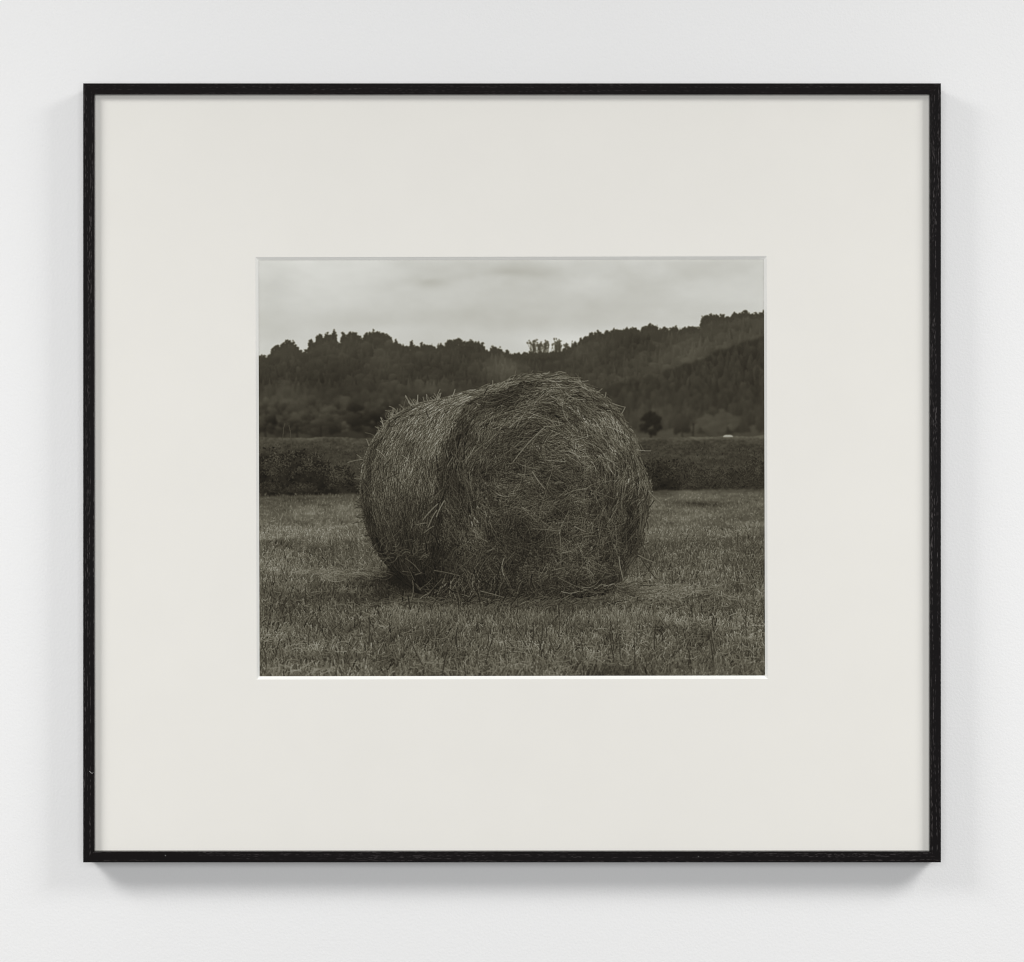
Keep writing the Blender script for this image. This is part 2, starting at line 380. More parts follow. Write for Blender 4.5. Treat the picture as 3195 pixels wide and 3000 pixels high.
    side(9000, 10, 30, 1.10, 0.22, 1, 0.014)
    side(1000, 10, 30, 1.36, 0.24, 1, 0.02)
    side(300, 20, 60, 1.1, 0.25, 1, 0.16)
    # a few curly tufts low on the side
    n = 90
    cxs = rng.choice([1180, 1215, 1245, 1290, 1310, 1335], n) + rng.normal(0, 10, n); cys = rng.choice([1700, 1715, 1728, 1740], n) + rng.normal(0, 10, n)
    a = rng.uniform(-0.2, 1.6, n); L = rng.uniform(14, 44, n); tt = rng.uniform(44, 96, n)
    strokes(img, cxs, cys, cxs + np.cos(a) * L, cys - np.sin(a) * L, tt, tt, rng.integers(1, 3, n), rng.normal(0, 0.25, n))
    # ---- the cut end: loose stalks, layer over layer, following the roll of the bale
    fl_n = fbm(150, 120, rng, 3, 0.5); fl_2 = fbm(44, 40, rng, 3, 0.55)
    tone_n = fbm(80, 60, rng, 4, 0.65)
    fshade = np.interp(ys, [1170, 1230, 1340, 1480, 1600, 1720, 1800, 1870], [100, 92, 86, 82, 78, 73, 68, 52]).astype(np.float32)
    fshade *= 1 + 0.14 * np.clip((xs - 1700) / 300, -0.6, 1)
    for (hx, hy, hw, hh, hd) in [(1530, 1480, 60, 30, .18), (1640, 1690, 70, 40, .30), (1965, 1600, 26, 60, .45), (1480, 1560, 60, 60, .08), (1760, 1500, 100, 60, .1), (1400, 1780, 40, 60, .2), (1600, 1225, 26, 30, .25), (1560, 1800, 80, 40, .15), (1420, 1500, 26, 120, .08), (1905, 1560, 40, 20, .2), (1560, 1640, 60, 50, .1)]:
        fshade *= 1 - hd * np.exp(-((xs - hx) / hw) ** 2 - ((ys - hy) / hh) ** 2)
    fshade *= 1 + 0.40 * tone_n
    ru, rv = (xs - 1700) / 326, (ys - 1515) / 350
    swirl = np.sin(2 * np.pi * (np.hypot(ru, rv) * 2.6) - np.arctan2(rv, ru) + fbm(120, 100, rng, 3) * 5)
    fshade *= 1 + 0.10 * swirl * np.clip(np.hypot(ru, rv) * 3, 0.3, 1)
    fshade *= np.interp(xs - np.interp(ys, [1170, 1270, 1380, 1500, 1700, 1850], [1600, 1456, 1392, 1368, 1349, 1352]), [0, 26, 110, 3000], [0.74, 0.84, 1, 1])
    img[face] = np.clip(fshade[face] * 0.42, 20, 60)
    fy, fx_ = np.nonzero(face)
    inner = blur(face.astype(np.float32), 5) > 0.9
    def ends(n, l0, l1, tone, spread, wlo, whi, loose):
        k = rng.integers(0, len(fx_), n)
        x = fx_[k] + OX; y = fy[k] + OY
        rx, ry = (x - 1690) / 326, (y - 1520) / 350
        r = np.hypot(rx, ry)
        tang = np.arctan2(rx * 350, -ry * 326)                            # along the roll (image axes, y down)
        hor = np.where(rng.random(n) < 0.7 * np.clip((y - 1545) / 130, 0, 1), 1.5708 + 0.7 * at(fl_n, x, y), 0.15 + 0.9 * at(fl_n, x, y))   # middle laid flat, lower down it hangs
        w = np.clip((r - 0.25) / 0.45, 0, 1) * (1 - 0.7 * np.clip((y - 1580) / 150, 0, 1))
        low = np.clip((y - 1640) / 160, 0, 1)
        ang = np.where(w > rng.random(n), tang + 0.35 * at(fl_n, x, y), hor) + at(fl_2, x, y) * (1.1 + 0.9 * (1 - w)) + rng.normal(0, 1, n) * loose * (1 - 0.45 * w + 0.8 * low)
        L = rng.uniform(l0, l1, n) * np.where(rng.random(n) < 0.08, 1.5, 1)
        b = at(fshade, x, y)
        t = np.clip(b * (tone + spread * rng.standard_normal(n)), 20, 172)
        cx_, sy_ = np.cos(ang) * L * 0.5, np.sin(ang) * L * 0.5
        t1 = t * rng.uniform(0.75, 1.05, n); w_ = rng.integers(wlo, whi + 1, n); b_ = rng.normal(0, 0.07, n)
        ok = (at(inner, x - cx_, y - sy_) & at(inner, x + cx_, y + sy_)) | ((t > 0.8 * at(fshade, x, y)) & (t > 62))   # only pale stalks stick out
        x, y, cx_, sy_, t, t1, w_, b_ = (q[ok] for q in (x, y, cx_, sy_, t, t1, w_, b_))
        laid(img, x - cx_, y - sy_, x + cx_, y + sy_, t, t1, w_, b_, 0.5, (1.2, 1.6))
    ends(9000, 22, 64, 0.55, 0.12, 2, 3, 0.26)
    ends(6000, 16, 56, 0.70, 0.18, 1, 2, 0.32)

    def tufts(n, m, wide, long_, l0, l1, tone, spread, wob):
        k = rng.integers(0, len(fx_), n)
        x = fx_[k] + OX; y = fy[k] + OY
        rx, ry = (x - 1690) / 326, (y - 1520) / 350
        r = np.hypot(rx, ry)
        tang = np.arctan2(rx * 350, -ry * 326)
        hor = np.where(rng.random(n) < 0.8 * np.clip((y - 1545) / 130, 0, 1), 1.5708 + 0.7 * at(fl_n, x, y), 0.1 + 1.0 * at(fl_n, x, y))
        w = np.clip((r - 0.12) / 0.34, 0, 1) * (1 - 0.8 * np.clip((y - 1580) / 150, 0, 1)); low = np.clip((y - 1650) / 150, 0, 1)
        ang = np.where(w > rng.random(n), tang + 0.4 * at(fl_n, x, y), hor) + at(fl_2, x, y) * 0.9 + rng.normal(0, 1, n) * wob * (1 - 0.4 * w + 0.9 * low)
        A_ = np.repeat(ang, m) + rng.normal(0, 0.17, n * m)
        u = rng.normal(0, 0.5, n * m); v = rng.normal(0, 0.5, n * m)
        ca, sa = np.repeat(np.cos(ang), m), np.repeat(np.sin(ang), m)
        sz = np.repeat(rng.uniform(0.6, 1.25, n), m)
        X = np.repeat(x, m) + (ca * u * long_ - sa * v * wide) * sz; Y = np.repeat(y, m) + (sa * u * long_ + ca * v * wide) * sz
        L = rng.uniform(l0, l1, n * m) * sz
        lit = 1 - 0.42 * np.clip((Y - np.repeat(y, m)) / wide, -0.9, 0.9)             # lower lip of each tuft lies in its own hollow
        t = np.repeat(at(fshade, x, y) * (1 + 0.13 * rng.standard_normal(n)), m) * tone * lit * (1 + spread * rng.standard_normal(n * m))
        t = np.clip(t, 20, 165)
        ok = at(face, X, Y)
        ok &= (at(inner, X - np.cos(A_) * L / 2, Y - np.sin(A_) * L / 2) & at(inner, X + np.cos(A_) * L / 2, Y + np.sin(A_) * L / 2)) | (t > 62)
        X, Y, A_, L, t = X[ok], Y[ok], A_[ok], L[ok], t[ok]
        q = len(X); dx, dy = np.cos(A_) * L / 2, np.sin(A_) * L / 2
        laid(img, X - dx, Y - dy, X + dx, Y + dy, t, t * rng.uniform(0.75, 1.05, q), np.where(rng.random(q) < 0.35, 2, 1), rng.normal(0, 0.08, q), 0.58, (1.0, 1.5))
    tufts(620, 40, 30, 46, 18, 52, 0.82, 0.18, 0.32)
    tufts(1000, 30, 21, 36, 14, 46, 0.93, 0.21, 0.32)
    ends(5200, 8, 34, 0.92, 0.28, 1, 1, 0.42)
    ends(3600, 12, 46, 1.10, 0.26, 1, 1, 0.42)
    ends(260, 26, 84, 1.4, 0.2, 1, 1, 0.55)
    # frayed rim where the side rolls over into the end
    n = 620
    k = rng.integers(10, 175, n); x, y = B2[k].T
    tx, ty = (B2[np.minimum(k + 2, 199)] - B2[k - 2]).T; a = np.arctan2(ty, tx) + rng.normal(0, 0.42, n); L = rng.uniform(12, 52, n)
    x = x + rng.normal(8, 9, n); y = y + rng.normal(0, 5, n)
    t = np.clip((0.5 * at(shade, x, y) + 0.5 * at(fshade, x, y)) * rng.normal(0.92, 0.28, n), 20, 150)
    laid(img, x - np.cos(a) * L / 2, y - np.sin(a) * L / 2, x + np.cos(a) * L / 2, y + np.sin(a) * L / 2, t, t * 0.9, rng.integers(1, 3, n), rng.normal(0, 0.07, n), 0.55)
    # stalks that stick out over the rims
    rim = np.array(CREST[1:] + RIGHT[:17], np.float32); rim2 = resample(rim, 400)
    n = 620
    k = rng.integers(2, 398, n); x, y = rim2[k].T
    tx, ty = (rim2[k + 1] - rim2[k - 1]).T; ln = np.hypot(tx, ty); tx, ty = tx / ln, ty / ln
    out = rng.normal(0.0, 0.24, n) ; L = rng.uniform(18, 62, n) * np.where(rng.random(n) < 0.06, 1.4, 1)
    sg = np.where(rng.random(n) < 0.62, 1, -1)
    dx, dy = sg * tx + ty * np.abs(out), sg * ty - tx * np.abs(out)
    x -= ty * rng.uniform(-3, 13, n); y += tx * rng.uniform(-3, 13, n)
    t = np.interp(y, [1180, 1400, 1800], [108, 92, 66]) * rng.uniform(0.5, 1.25, n)
    strokes(img, x - dx * L * 0.4, y - dy * L * 0.4, x + dx * L * 0.6, y + dy * L * 0.6, t, t, rng.integers(1, 4, n), rng.normal(0, 0.08, n))
    n = 210
    k = rng.integers(40, 195, n); x, y = A2[k].T
    a = np.arctan2(y - 1530, x - 1340) + rng.normal(0, 0.6, n); L = rng.uniform(6, 24, n) * np.where(rng.random(n) < 0.14, 2, 1)
    t = np.interp(y, [1250, 1500, 1800], [104, 76, 40]) * rng.uniform(0.6, 1.3, n)
    strokes(img, x + 4, y, x + np.cos(a) * L, y + np.sin(a) * L, t, t, rng.integers(1, 3, n), rng.normal(0, 0.1, n))
    for (xa, ya, xb, yb, t) in [(1276, 1258, 1264, 1232, 130), (1300, 1256, 1303, 1230, 130), (1283, 1262, 1263, 1236, 110), (1410, 1236, 1419, 1213, 128), (1368, 1242, 1375, 1224, 120), (1535, 1205, 1536, 1185, 110),
                                (1195, 1330, 1187, 1300, 130), (1224, 1296, 1225, 1270, 120), (1130, 1432, 1083, 1442, 112), (1126, 1428, 1112, 1417, 105), (1150, 1390, 1142, 1368, 110), (1510, 1228, 1518, 1213, 30),
                                (1910, 1257, 1950, 1269, 120), (1938, 1290, 1950, 1268, 116), (1985, 1402, 2030, 1405, 132), (1997, 1385, 2006, 1402, 90), (1858, 1226, 1878, 1211, 112), (1886, 1240, 1890, 1222, 112),
                                (2022, 1530, 2062, 1568, 116), (2030, 1540, 2076, 1548, 84), (2036, 1585, 2060, 1668, 88), (2008, 1690, 2037, 1726, 84), (1990, 1730, 2046, 1755, 110), (2000, 1742, 2048, 1806, 50),
                                (1700, 1330, 1600, 1440, 120), (1695, 1330, 1760, 1322, 118), (1650, 1285, 1760, 1320, 122), (1366, 1570, 1318, 1622, 118), (1362, 1590, 1334, 1645, 112), (1386, 1560, 1360, 1612, 122), (1330, 1630, 1296, 1637, 110), (1352, 1640, 1322, 1662, 100),
                                (1460, 1870, 1482, 1790, 128), (1415, 1810, 1352, 1850, 110), (1420, 1800, 1370, 1838, 122), (1740, 1800, 1860, 1850, 90), (1930, 1735, 1945, 1810, 118), (1660, 1470, 1700, 1525, 122)]:
        e = np.array([xa, xa + 1.0]); strokes(img, e, np.array([ya, ya]) * 1.0, e - xa + xb, np.array([yb, yb]) * 1.0, np.array([t, t]) * 1.0, np.array([t, t]) * 0.92, np.array([2, 2]), np.array([0.03, 0.03]))
    # fallen hay and stubble over the foot of the bale
    n = 1500
    x = rng.normal(1640, 190, n); y = np.sort(rng.normal(1890, 9, n) - 0.04 * (x - 1640)); a = rng.normal(0, 0.5, n); L = rng.uniform(14, 62, n)
    t = np.clip(rng.normal(68, 22, n), 28, 125)
    strokes(img, x, y, x + np.cos(a) * L, y - np.sin(a) * L * 0.7, t, t * 0.85, rng.integers(1, 3, n), rng.normal(0, 0.12, n))
    for (mx, my, sx, sy, cnt) in [(1060, 1788, 75, 10, 120), (1330, 1895, 90, 16, 240), (1960, 1838, 70, 10, 160), (2120, 1852, 90, 18, 90), (1250, 1880, 60, 12, 120)]:
        x = rng.normal(mx, sx, cnt); y = rng.normal(my, sy, cnt); a = rng.normal(0.1, 0.45, cnt); L = rng.uniform(16, 66, cnt); t = np.clip(at(g, x, y) * rng.normal(1.08, 0.24, cnt), 40, 130)
        strokes(img, x, y, x + np.cos(a) * L, y - np.sin(a) * L * 0.6, t, t * 0.85, rng.integers(1, 3, cnt), rng.normal(0, 0.14, cnt))
    n = 230
    x = rng.normal(1470, 95, n); y = rng.normal(1850, 30, n); a = rng.normal(0, 0.75, n); L = rng.uniform(20, 84, n)
    t = np.clip(rng.normal(70, 24, n), 36, 140)
    laid(img, x, y, x + np.sin(a) * L, y - np.cos(a) * L * 0.9, t, t * 0.9, rng.integers(1, 3, n), rng.normal(0, 0.08, n), 0.45)
    n = 2300
    x = rng.uniform(1180, 2050, n); y = np.sort(rng.uniform(1906, 1950, n)); L = rng.uniform(10, 34, n); a = rng.normal(0, 0.35, n)
    t = np.clip(at(g, x, y) * (1 + 0.26 * rng.standard_normal(n)), 28, 130)
    strokes(img, x, y, x + np.sin(a) * L, y - np.cos(a) * L, t * 0.7, t, rng.integers(1, 3, n), rng.normal(0, 0.06, n))
    # foreground a little out of focus, then the grain of the film
    soft = blur(img, 1.3); img = blur(img, 0.7)
    k = np.clip((ys - 2010) / 90, 0, 0.8)
    img = img * (1 - k) + soft * k
    img = img + 0.4 * (img - blur(img, 2.2))
    img += np.random.default_rng(9).normal(0, 1.1, img.shape)
    return np.clip(img, 14, 215).astype(np.float32)


def tone_colour(t):
    """Warm-black toning of the print: display sRGB 0..1 for each tone."""
    r = t + np.interp(t, [0, 40, 100, 140, 200, 255], [1.5, 4, 4, 3, 0.5, 0])
    b = t - np.interp(t, [0, 30, 60, 95, 140, 200, 255], [2, 7, 10.5, 13.5, 12.5, 5.2, 3])
    return np.clip(np.stack([r, t, b], -1) / 255.0, 0, 1)


# ---------------------------------------------------------------- the place: a framed print on a white wall
import bpy, bmesh, math

scene = bpy.context.scene
COL = scene.collection

# one dot of the photograph is 0.38 mm on the plane of the frame's face; the wall is y = 0, the viewer looks along +y
S = 0.00038
Y_FACE = -0.040
CAM_D = 3.0
CAM = (0.0, Y_FACE - CAM_D, 1.5)


def spot(px, py, y):
    k = S * (y - CAM[1]) / CAM_D
    return ((px - 1597.5) * k, y, CAM[2] - (py - 1500.0) * k)


def link(name, bm, mat, parent=None, smooth=False):
    me = bpy.data.meshes.new(name)
    bm.normal_update()
    bm.to_mesh(me); bm.free()
    if smooth:
        for p in me.polygons: p.use_smooth = True
    o = bpy.data.objects.new(name, me)
    me.materials.append(mat)
    COL.objects.link(o)
    if parent: o.parent = parent
    return o


def new_mat(name):
    m = bpy.data.materials.new(name); m.use_nodes = True
    nt = m.node_tree
    return m, nt, nt.nodes, nt.links, nt.nodes['Principled BSDF']


def ramp(N, stops):
    r = N.new('ShaderNodeValToRGB')
    while len(r.color_ramp.elements) < len(stops): r.color_ramp.elements.new(0.5)
    for e, (p, c) in zip(r.color_ramp.elements, stops):
        e.position = p; e.color = (*c, 1) if len(c) == 3 else c
    return r


def noise_node(N, L, vec, scale, detail=2, rough=0.5):
    n = N.new('ShaderNodeTexNoise'); n.inputs['Scale'].default_value = scale
    n.inputs['Detail'].default_value = detail; n.inputs['Roughness'].default_value = rough
    L.new(vec, n.inputs['Vector'])
    return n


def mat_wall():
    m, nt, N, L, b = new_mat('white_wall_paint')
    tc = N.new('ShaderNodeTexCoord')
    tint = noise_node(N, L, tc.outputs['Object'], 3.0, 4)
    r = ramp(N, [(0.3, (0.834, 0.836, 0.838)), (0.7, (0.844, 0.846, 0.848))])
    L.new(tint.outputs['Fac'], r.inputs['Fac']); L.new(r.outputs['Color'], b.inputs['Base Color'])
    b.inputs['Roughness'].default_value = 0.75; b.inputs['Specular IOR Level'].default_value = 0.2
    peel = noise_node(N, L, tc.outputs['Object'], 330.0, 3, 0.55)                 # roller stipple, about 3 mm
    wide = noise_node(N, L, tc.outputs['Object'], 70.0, 2)
    mix = N.new('ShaderNodeMath'); mix.operation = 'MULTIPLY_ADD'
    L.new(wide.outputs['Fac'], mix.inputs[0]); mix.inputs[1].default_value = 0.6; L.new(peel.outputs['Fac'], mix.inputs[2])
    bp = N.new('ShaderNodeBump'); bp.inputs['Strength'].default_value = 0.3; bp.inputs['Distance'].default_value = 0.0011
    L.new(mix.outputs[0], bp.inputs['Height']); L.new(bp.outputs['Normal'], b.inputs['Normal'])
    return m


def mat_wood(name, offset, pores, warm):
    """Black stained open-grained wood; the rail runs along its own x."""
    m, nt, N, L, b = new_mat(name)
    tc = N.new('ShaderNodeTexCoord')
    mp = N.new('ShaderNodeMapping'); mp.inputs['Location'].default_value = (offset, offset * 0.37, offset * 0.11)
    L.new(tc.outputs['Object'], mp.inputs['Vector'])
    sway = noise_node(N, L, mp.outputs['Vector'], 9.0, 2)
    add = N.new('ShaderNodeVectorMath'); add.operation = 'MULTIPLY_ADD'
    L.new(sway.outputs['Color'], add.inputs[0]); add.inputs[1].default_value = (0.0, 0.004, 0.006); L.new(mp.outputs['Vector'], add.inputs[2])
    s1 = N.new('ShaderNodeMapping'); s1.inputs['Scale'].default_value = (5, 500, 800); L.new(add.outputs[0], s1.inputs['Vector'])
    s2 = N.new('ShaderNodeMapping'); s2.inputs['Scale'].default_value = (190, 700, 1300); L.new(add.outputs[0], s2.inputs['Vector'])
    lines = noise_node(N, L, s1.outputs['Vector'], 1.0, 2)
    dash = noise_node(N, L, s2.outputs['Vector'], 1.0, 1)
    r1 = ramp(N, [(0.52, (0, 0, 0)), (0.60, (1, 1, 1))]); L.new(lines.outputs['Fac'], r1.inputs['Fac'])
    r2 = ramp(N, [(0.52, (0, 0, 0)), (0.62, (1, 1, 1))]); L.new(dash.outputs['Fac'], r2.inputs['Fac'])
    k = N.new('ShaderNodeMath'); k.operation = 'MULTIPLY'; L.new(r1.outputs['Color'], k.inputs[0]); L.new(r2.outputs['Color'], k.inputs[1])
    k2 = N.new('ShaderNodeMath'); k2.operation = 'MULTIPLY'; L.new(k.outputs[0], k2.inputs[0]); k2.inputs[1].default_value = pores
    mx = N.new('ShaderNodeMix'); mx.data_type = 'RGBA'
    L.new(k2.outputs[0], mx.inputs['Factor'])
    mx.inputs['A'].default_value = (0.0058 * warm, 0.0054, 0.0056, 1); mx.inputs['B'].default_value = (0.15, 0.135, 0.135, 1)
    L.new(mx.outputs['Result'], b.inputs['Base Color'])
    b.inputs['Roughness'].default_value = 0.5; b.inputs['Specular IOR Level'].default_value = 0.05
    bp = N.new('ShaderNodeBump'); bp.inputs['Strength'].default_value = 0.35; bp.inputs['Distance'].default_value = 0.0004; bp.invert = True
    L.new(k.outputs[0], bp.inputs['Height']); L.new(bp.outputs['Normal'], b.inputs['Normal'])
    return m


def mat_paper(name, col, bump=0.12):
    m, nt, N, L, b = new_mat(name)
    tc = N.new('ShaderNodeTexCoord')
    t = noise_node(N, L, tc.outputs['Object'], 14.0, 5, 0.6)
    r = ramp(N, [(0.3, tuple(c * 0.992 for c in col)), (0.7, tuple(min(1, c * 1.008) for c in col))])
    L.new(t.outputs['Fac'], r.inputs['Fac']); L.new(r.outputs['Color'], b.inputs['Base Color'])
    b.inputs['Roughness'].default_value = 0.85; b.inputs['Specular IOR Level'].default_value = 0.15
    f = noise_node(N, L, tc.outputs['Object'], 900.0, 3)
    bp = N.new('ShaderNodeBump'); bp.inputs['Strength'].default_value = bump; bp.inputs['Distance'].default_value = 0.0003
    L.new(f.outputs['Fac'], bp.inputs['Height']); L.new(bp.outputs['Normal'], b.inputs['Normal'])
    return m


LIGHT_ON_PRINT = 0.955         # how much of a white sheet's light comes back from the print's plane


def mat_print():
    tones = tone_colour(paint_print())
    lin = np.where(tones <= 0.04045, tones / 12.92, ((tones + 0.055) / 1.055) ** 2.4)
    lin = np.clip(lin / LIGHT_ON_PRINT, 0, 1)
    enc = np.where(lin <= 0.0031308, lin * 12.92, 1.055 * np.power(lin, 1 / 2.4) - 0.055)
    px = np.ones((PH, PW, 4), np.float32); px[..., :3] = enc[::-1]
    im = bpy.data.images.new('hay_bale_print', PW, PH, alpha=False)
    im.pixels.foreach_set(np.ascontiguousarray(px).ravel()); im.update()
    try: im.pack()
    except RuntimeError: pass
    m, nt, N, L, b = new_mat('toned_print')
    t = N.new('ShaderNodeTexImage'); t.image = im; t.extension = 'EXTEND'; t.interpolation = 'Linear'
    L.new(t.outputs['Color'], b.inputs['Base Color'])
    b.inputs['Roughness'].default_value = 0.7; b.inputs['Specular IOR Level'].default_value = 0.08
    return m


def mat_glazing():
    m = bpy.data.materials.new('clear_museum_glazing'); m.use_nodes = True
    N, L = m.node_tree.nodes, m.node_tree.links
    N.remove(N['Principled BSDF'])
    tr = N.new('ShaderNodeBsdfTransparent'); tr.inputs['Color'].default_value = (0.995, 0.997, 0.995, 1)
    L.new(tr.outputs[0], N['Material Output'].inputs['Surface'])      # anti-reflection coated: nothing of the room shows in it
    return m


# ---------------------------------------------------------------- wall
bm = bmesh.new()
bmesh.ops.create_cube(bm, size=1.0)
for v in bm.verts: v.co = (v.co.x * 9.0, v.co.y * 0.12 + 0.06, v.co.z * 4.4 + 2.2)
wall = link('wall', bm, mat_wall())
wall['kind'] = 'structure'; wall['label'] = 'plain white painted gallery wall behind the framed photograph'; wall['category'] = 'wall'

# ---------------------------------------------------------------- framed photograph
FL, FT, FR_, FB = 259.3, 259.0, 2936.0, 2690.2          # outer edges of the frame's face
IL, IT, IR, IB = 293.2, 293.2, 2902.0, 2656.4           # inner edges of the frame's face
root = bpy.data.objects.new('framed_photograph', None)
COL.objects.link(root)
cx = ((FL + FR_) / 2 - 1597.5) * S
cz = CAM[2] - ((FT + FB) / 2 - 1500) * S
root.location = (cx, 0, cz)
root.empty_display_size = 0.2
root['label'] = 'black wooden frame with wide white mat around a dark photograph of a hay bale'
root['category'] = 'framed picture'

W2 = (FR_ - FL) / 2 * S; H2 = (FB - FT) / 2 * S
FW = 34.0 * S
Y_BACK = -0.003
DEEP = Y_BACK - Y_FACE
Y_MAT = Y_FACE + 0.0092
BEV = 0.0034
Y_PRINT = Y_MAT + BEV


def rail(name, half, mat, rotz):
    """Mitred rail along local x; local z points outward, local y into the wall."""
    r = 0.0006
    prof = [(0.0, DEEP), (0.0, r), (-r * 0.3, r * 0.3), (-r, 0.0), (-FW + r, 0.0), (-FW + r * 0.3, r * 0.3), (-FW, r), (-FW, Y_MAT - Y_FACE - 0.0002), (-FW + 0.006, Y_MAT - Y_FACE - 0.0002), (-FW + 0.006, DEEP)]
    bm = bmesh.new()
    rings = []
    for sx in (-1, 1):
        rings.append([bm.verts.new((sx * (half + z), y, z)) for z, y in prof])
    n = len(prof)
    for i in range(n):
        j = (i + 1) % n
        bm.faces.new((rings[0][i], rings[0][j], rings[1][j], rings[1][i]))
    bm.faces.new(rings[0][::-1]); bm.faces.new(rings[1])
    bmesh.ops.recalc_face_normals(bm, faces=bm.faces)
    o = link(name, bm, mat, root)
    o.data.materials.append(LIP)
    o.data.polygons[6].material_index = 1                     # smooth inner lip beside the glass
    o.rotation_euler = (0, rotz, 0)
    return o


LIP, _nt, _N, _L, _b = new_mat('black_lacquered_lip')
_b.inputs['Base Color'].default_value = (0.012, 0.011, 0.010, 1); _b.inputs['Roughness'].default_value = 0.34; _b.inputs['Specular IOR Level'].default_value = 0.3

# rotation about y by a: local +z (outward) turns to the rail's side of the frame
for half, dist, a, (off, pores, warm) in [(W2, H2, 0.0, (0.3, 0.14, 1.2)), (H2, W2, math.pi / 2, (2.1, 0.42, 1.1)),
                                          (W2, H2, math.pi, (4.7, 0.26, 1.15)), (H2, W2, -math.pi / 2, (7.9, 0.36, 1.1))]:
    rl = rail('frame_rail', half, mat_wood('black_stained_wood', off, pores, warm), a)
    rl.location = (math.sin(a) * dist, Y_FACE, math.cos(a) * dist)


def loc(px, py, y):
    x, yy, z = spot(px, py, y)
    return (x - cx, yy, z - cz)


# window of the mat: corners as cut (a hair out of square), on the mat's face and at the print
WIN_F = [(796.6, 801.6), (2392.2, 798.8), (2395.2, 2117.4), (801.0, 2119.4)]
WIN_B = [(806.3, 811.6), (2383.6, 808.5), (2387.0, 2107.0), (809.9, 2109.4)]
face_in = [loc(x, y, Y_MAT) for x, y in WIN_F]
back_in = [loc(x, y, Y_PRINT - 0.0001) for x, y in WIN_B]
ox, oz = W2 - FW + 0.0055, H2 - FW + 0.0055
bm = bmesh.new()
o4 = [bm.verts.new(p) for p in [(-ox, Y_MAT, oz), (ox, Y_MAT, oz), (ox, Y_MAT, -oz), (-ox, Y_MAT, -oz)]]
i4 = [bm.verts.new(p) for p in face_in]
for i in range(4):
    j = (i + 1) % 4
    bm.faces.new((o4[i], o4[j], i4[j], i4[i]))
bmesh.ops.subdivide_edges(bm, edges=bm.edges[:], cuts=3, use_grid_fill=True)
bmesh.ops.recalc_face_normals(bm, faces=bm.faces)
if sum(f.normal.y for f in bm.faces) > 0: bmesh.ops.reverse_faces(bm, faces=bm.faces)
mat_board = link('mat_board', bm, mat_paper('white_mat_board', (0.808, 0.787, 0.749)), root)
bm = bmesh.new()
A = [bm.verts.new(p) for p in face_in]; B = [bm.verts.new(p) for p in back_in]
for i in range(4):
    j = (i + 1) % 4
    bm.faces.new((A[i], A[j], B[j], B[i]))
bmesh.ops.recalc_face_normals(bm, faces=bm.faces)
link('bevel_edge', bm, mat_paper('mat_core', (0.915, 0.907, 0.88), 0.25), mat_board)

# print: one flat sheet, its picture laid out in its own sheet coordinates
bm = bmesh.new()
uv = bm.loops.layers.uv.new('UVMap')
m_ = 9.0
vs = [(OX - m_, OY - m_), (OX + PW + m_, OY - m_), (OX + PW + m_, OY + PH + m_), (OX - m_, OY + PH + m_)]
f = bm.faces.new([bm.verts.new(loc(x, y, Y_PRINT)) for x, y in vs])
for lp, (x, y) in zip(f.loops, vs): lp[uv].uv = ((x - OX) / PW, 1 - (y - OY) / PH)
bm.normal_update()
if f.normal.y > 0: bmesh.ops.reverse_faces(bm, faces=bm.faces)
pr = link('photographic_print', bm, mat_print(), root)
pr['label'] = 'dark toned photograph of a round hay bale in a mown field below wooded hills'

# glazing, a thin sheet held by the rails just in front of the mat
def slab(x2, z2, y0, y1):
    bm = bmesh.new(); bmesh.ops.create_cube(bm, size=1.0)
    for v in bm.verts: v.co = (v.co.x * 2 * x2, (y0 + y1) / 2 + v.co.y * (y1 - y0), v.co.z * 2 * z2)
    return bm
gx, gz = W2 - FW - 0.0002, H2 - FW - 0.0002
link('glazing', slab(gx, gz, Y_FACE + 0.0045, Y_FACE + 0.0065), mat_glazing(), root)
link('backing_board', slab(ox, oz, Y_PRINT + 0.0008, Y_BACK - 0.002), mat_paper('grey_backing_board', (0.42, 0.38, 0.32)), root)

# ---------------------------------------------------------------- bits of lint caught on the frame
def fibre(name, pts, rad, label):
    yy = Y_FACE - rad
    P = [spot(x, y, yy) for x, y in pts]
    bm = bmesh.new(); rings = []
    for i, p in enumerate(P):
        a, c = P[max(0, i - 1)], P[min(len(P) - 1, i + 1)]
        dx, dz = c[0] - a[0], c[2] - a[2]; l = math.hypot(dx, dz); nx, nz = -dz / l, dx / l
        k = rad * (0.55 if i in (0, len(P) - 1) else 1.0)
        rings.append([bm.verts.new((p[0] - P[0][0] + nx * k * math.cos(t), p[1] + k * math.sin(t), p[2] - P[0][2] + nz * k * math.cos(t))) for t in [j * math.pi / 3 for j in range(6)]])
    for r0, r1 in zip(rings, rings[1:]):
        for j in range(6): bm.faces.new((r0[j], r0[(j + 1) % 6], r1[(j + 1) % 6], r1[j]))
    bm.faces.new(rings[0][::-1]); bm.faces.new(rings[-1])
    bmesh.ops.recalc_face_normals(bm, faces=bm.faces)
    o = link(name, bm, LINT)
    o.location = (P[0][0], 0, P[0][2])
    o['label'] = label; o['category'] = 'lint'
    return o


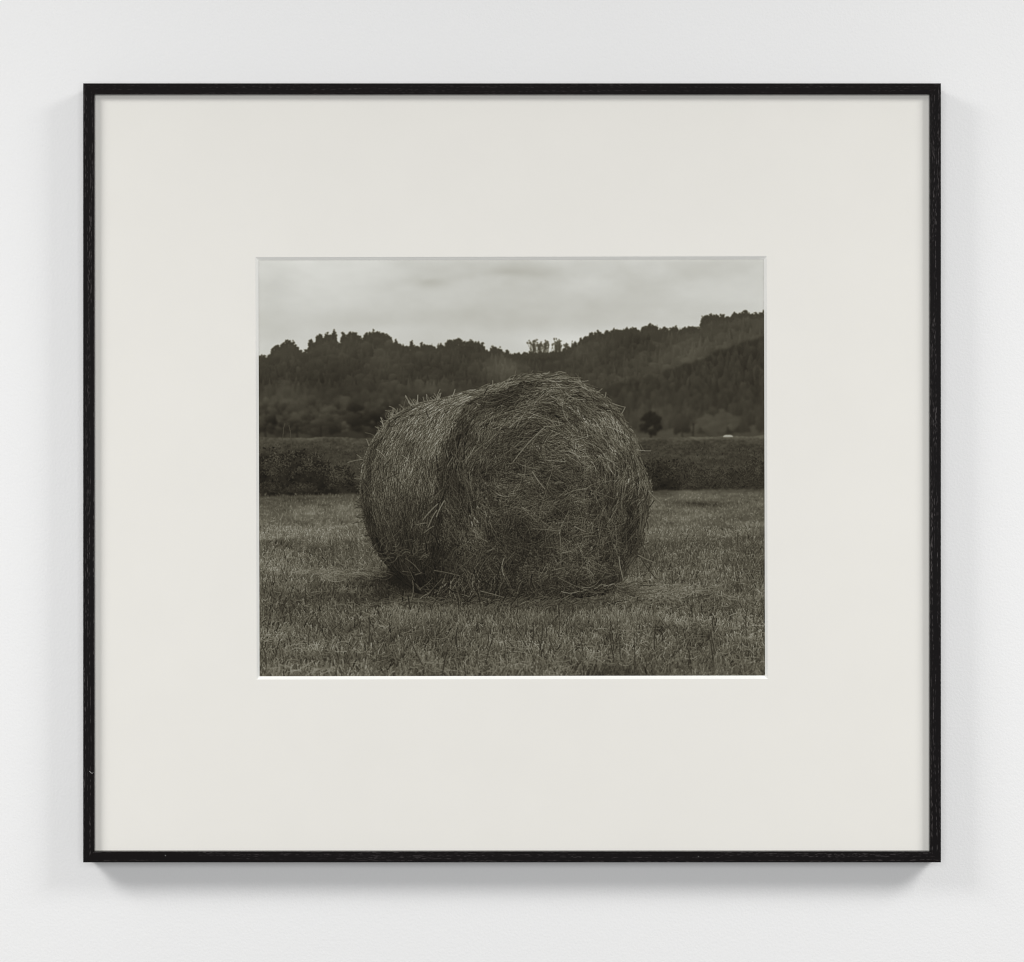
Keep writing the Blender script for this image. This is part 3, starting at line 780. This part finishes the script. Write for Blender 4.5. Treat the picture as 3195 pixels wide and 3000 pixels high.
LINT = mat_paper('pale_lint', (0.55, 0.55, 0.54))
fibre('lint_fibre', [(277.8, 2404.6), (281.2, 2407.6), (284.6, 2410.6), (286.8, 2412.2), (288.6, 2411.6), (291.0, 2408.8)], 0.00022, 'tiny hooked white lint fibre stuck low on the left side of the black frame')
fibre('dust_speck', [(514.2, 2666.8), (516.0, 2668.6), (518.0, 2670.6)], 0.00020, 'tiny pale dust speck on bottom of black frame close to its lower left corner')
fibre('dust_speck', [(2178.6, 2670.4), (2179.6, 2671.6), (2180.6, 2672.8)], 0.00026, 'tiny pale dust speck on bottom of black frame below right edge of the print')

# ---------------------------------------------------------------- two softboxes high on either side, and the bright room in front
from mathutils import Vector


def softbox(name, place, aim, w_, h_, watts, col, spread=180):
    ld = bpy.data.lights.new(name, 'AREA'); ld.shape = 'RECTANGLE'
    ld.size = w_; ld.size_y = h_; ld.energy = watts; ld.color = col; ld.spread = math.radians(spread)
    o = bpy.data.objects.new(name, ld); COL.objects.link(o)
    o.location = place
    o.rotation_euler = (Vector(aim) - Vector(place)).to_track_quat('-Z', 'Y').to_euler()


for sx in (-1, 1):
    softbox('softbox', (sx * 2.85, -2.05, 3.30), (sx * 1.70, 0, 0.75), 1.6, 1.05, 33.0, (1.0, 0.990, 0.975), 95)
softbox('front_bounce', (0, -4.4, 1.75), (0, 0, 1.45), 2.2, 1.5, 89.5, (0.985, 0.993, 1.0))

w = bpy.data.worlds.new('World'); scene.world = w; w.use_nodes = True
bg = w.node_tree.nodes['Background']; bg.inputs['Color'].default_value = (1.0, 0.985, 0.965, 1); bg.inputs['Strength'].default_value = 0.12

cam = bpy.data.cameras.new('camera'); co = bpy.data.objects.new('camera', cam); COL.objects.link(co)
co.location = CAM; co.rotation_euler = (math.pi / 2, 0, 0)
cam.sensor_fit = 'HORIZONTAL'; cam.sensor_width = 36.0; cam.lens = 36.0 * CAM_D / (3195 * S)
cam.clip_start = 0.05; cam.clip_end = 100
scene.camera = co
scene.render.resolution_x, scene.render.resolution_y = 1024, 962
vs_ = scene.view_settings
scene.display_settings.display_device = 'sRGB'
vs_.view_transform = 'Standard'; vs_.look = 'None'; vs_.exposure = 0; vs_.gamma = 1; vs_.use_curve_mapping = False
scene.cycles.transparent_max_bounces = 16
scene.cycles.use_denoising = True
scene.cycles.filter_width = 1.1
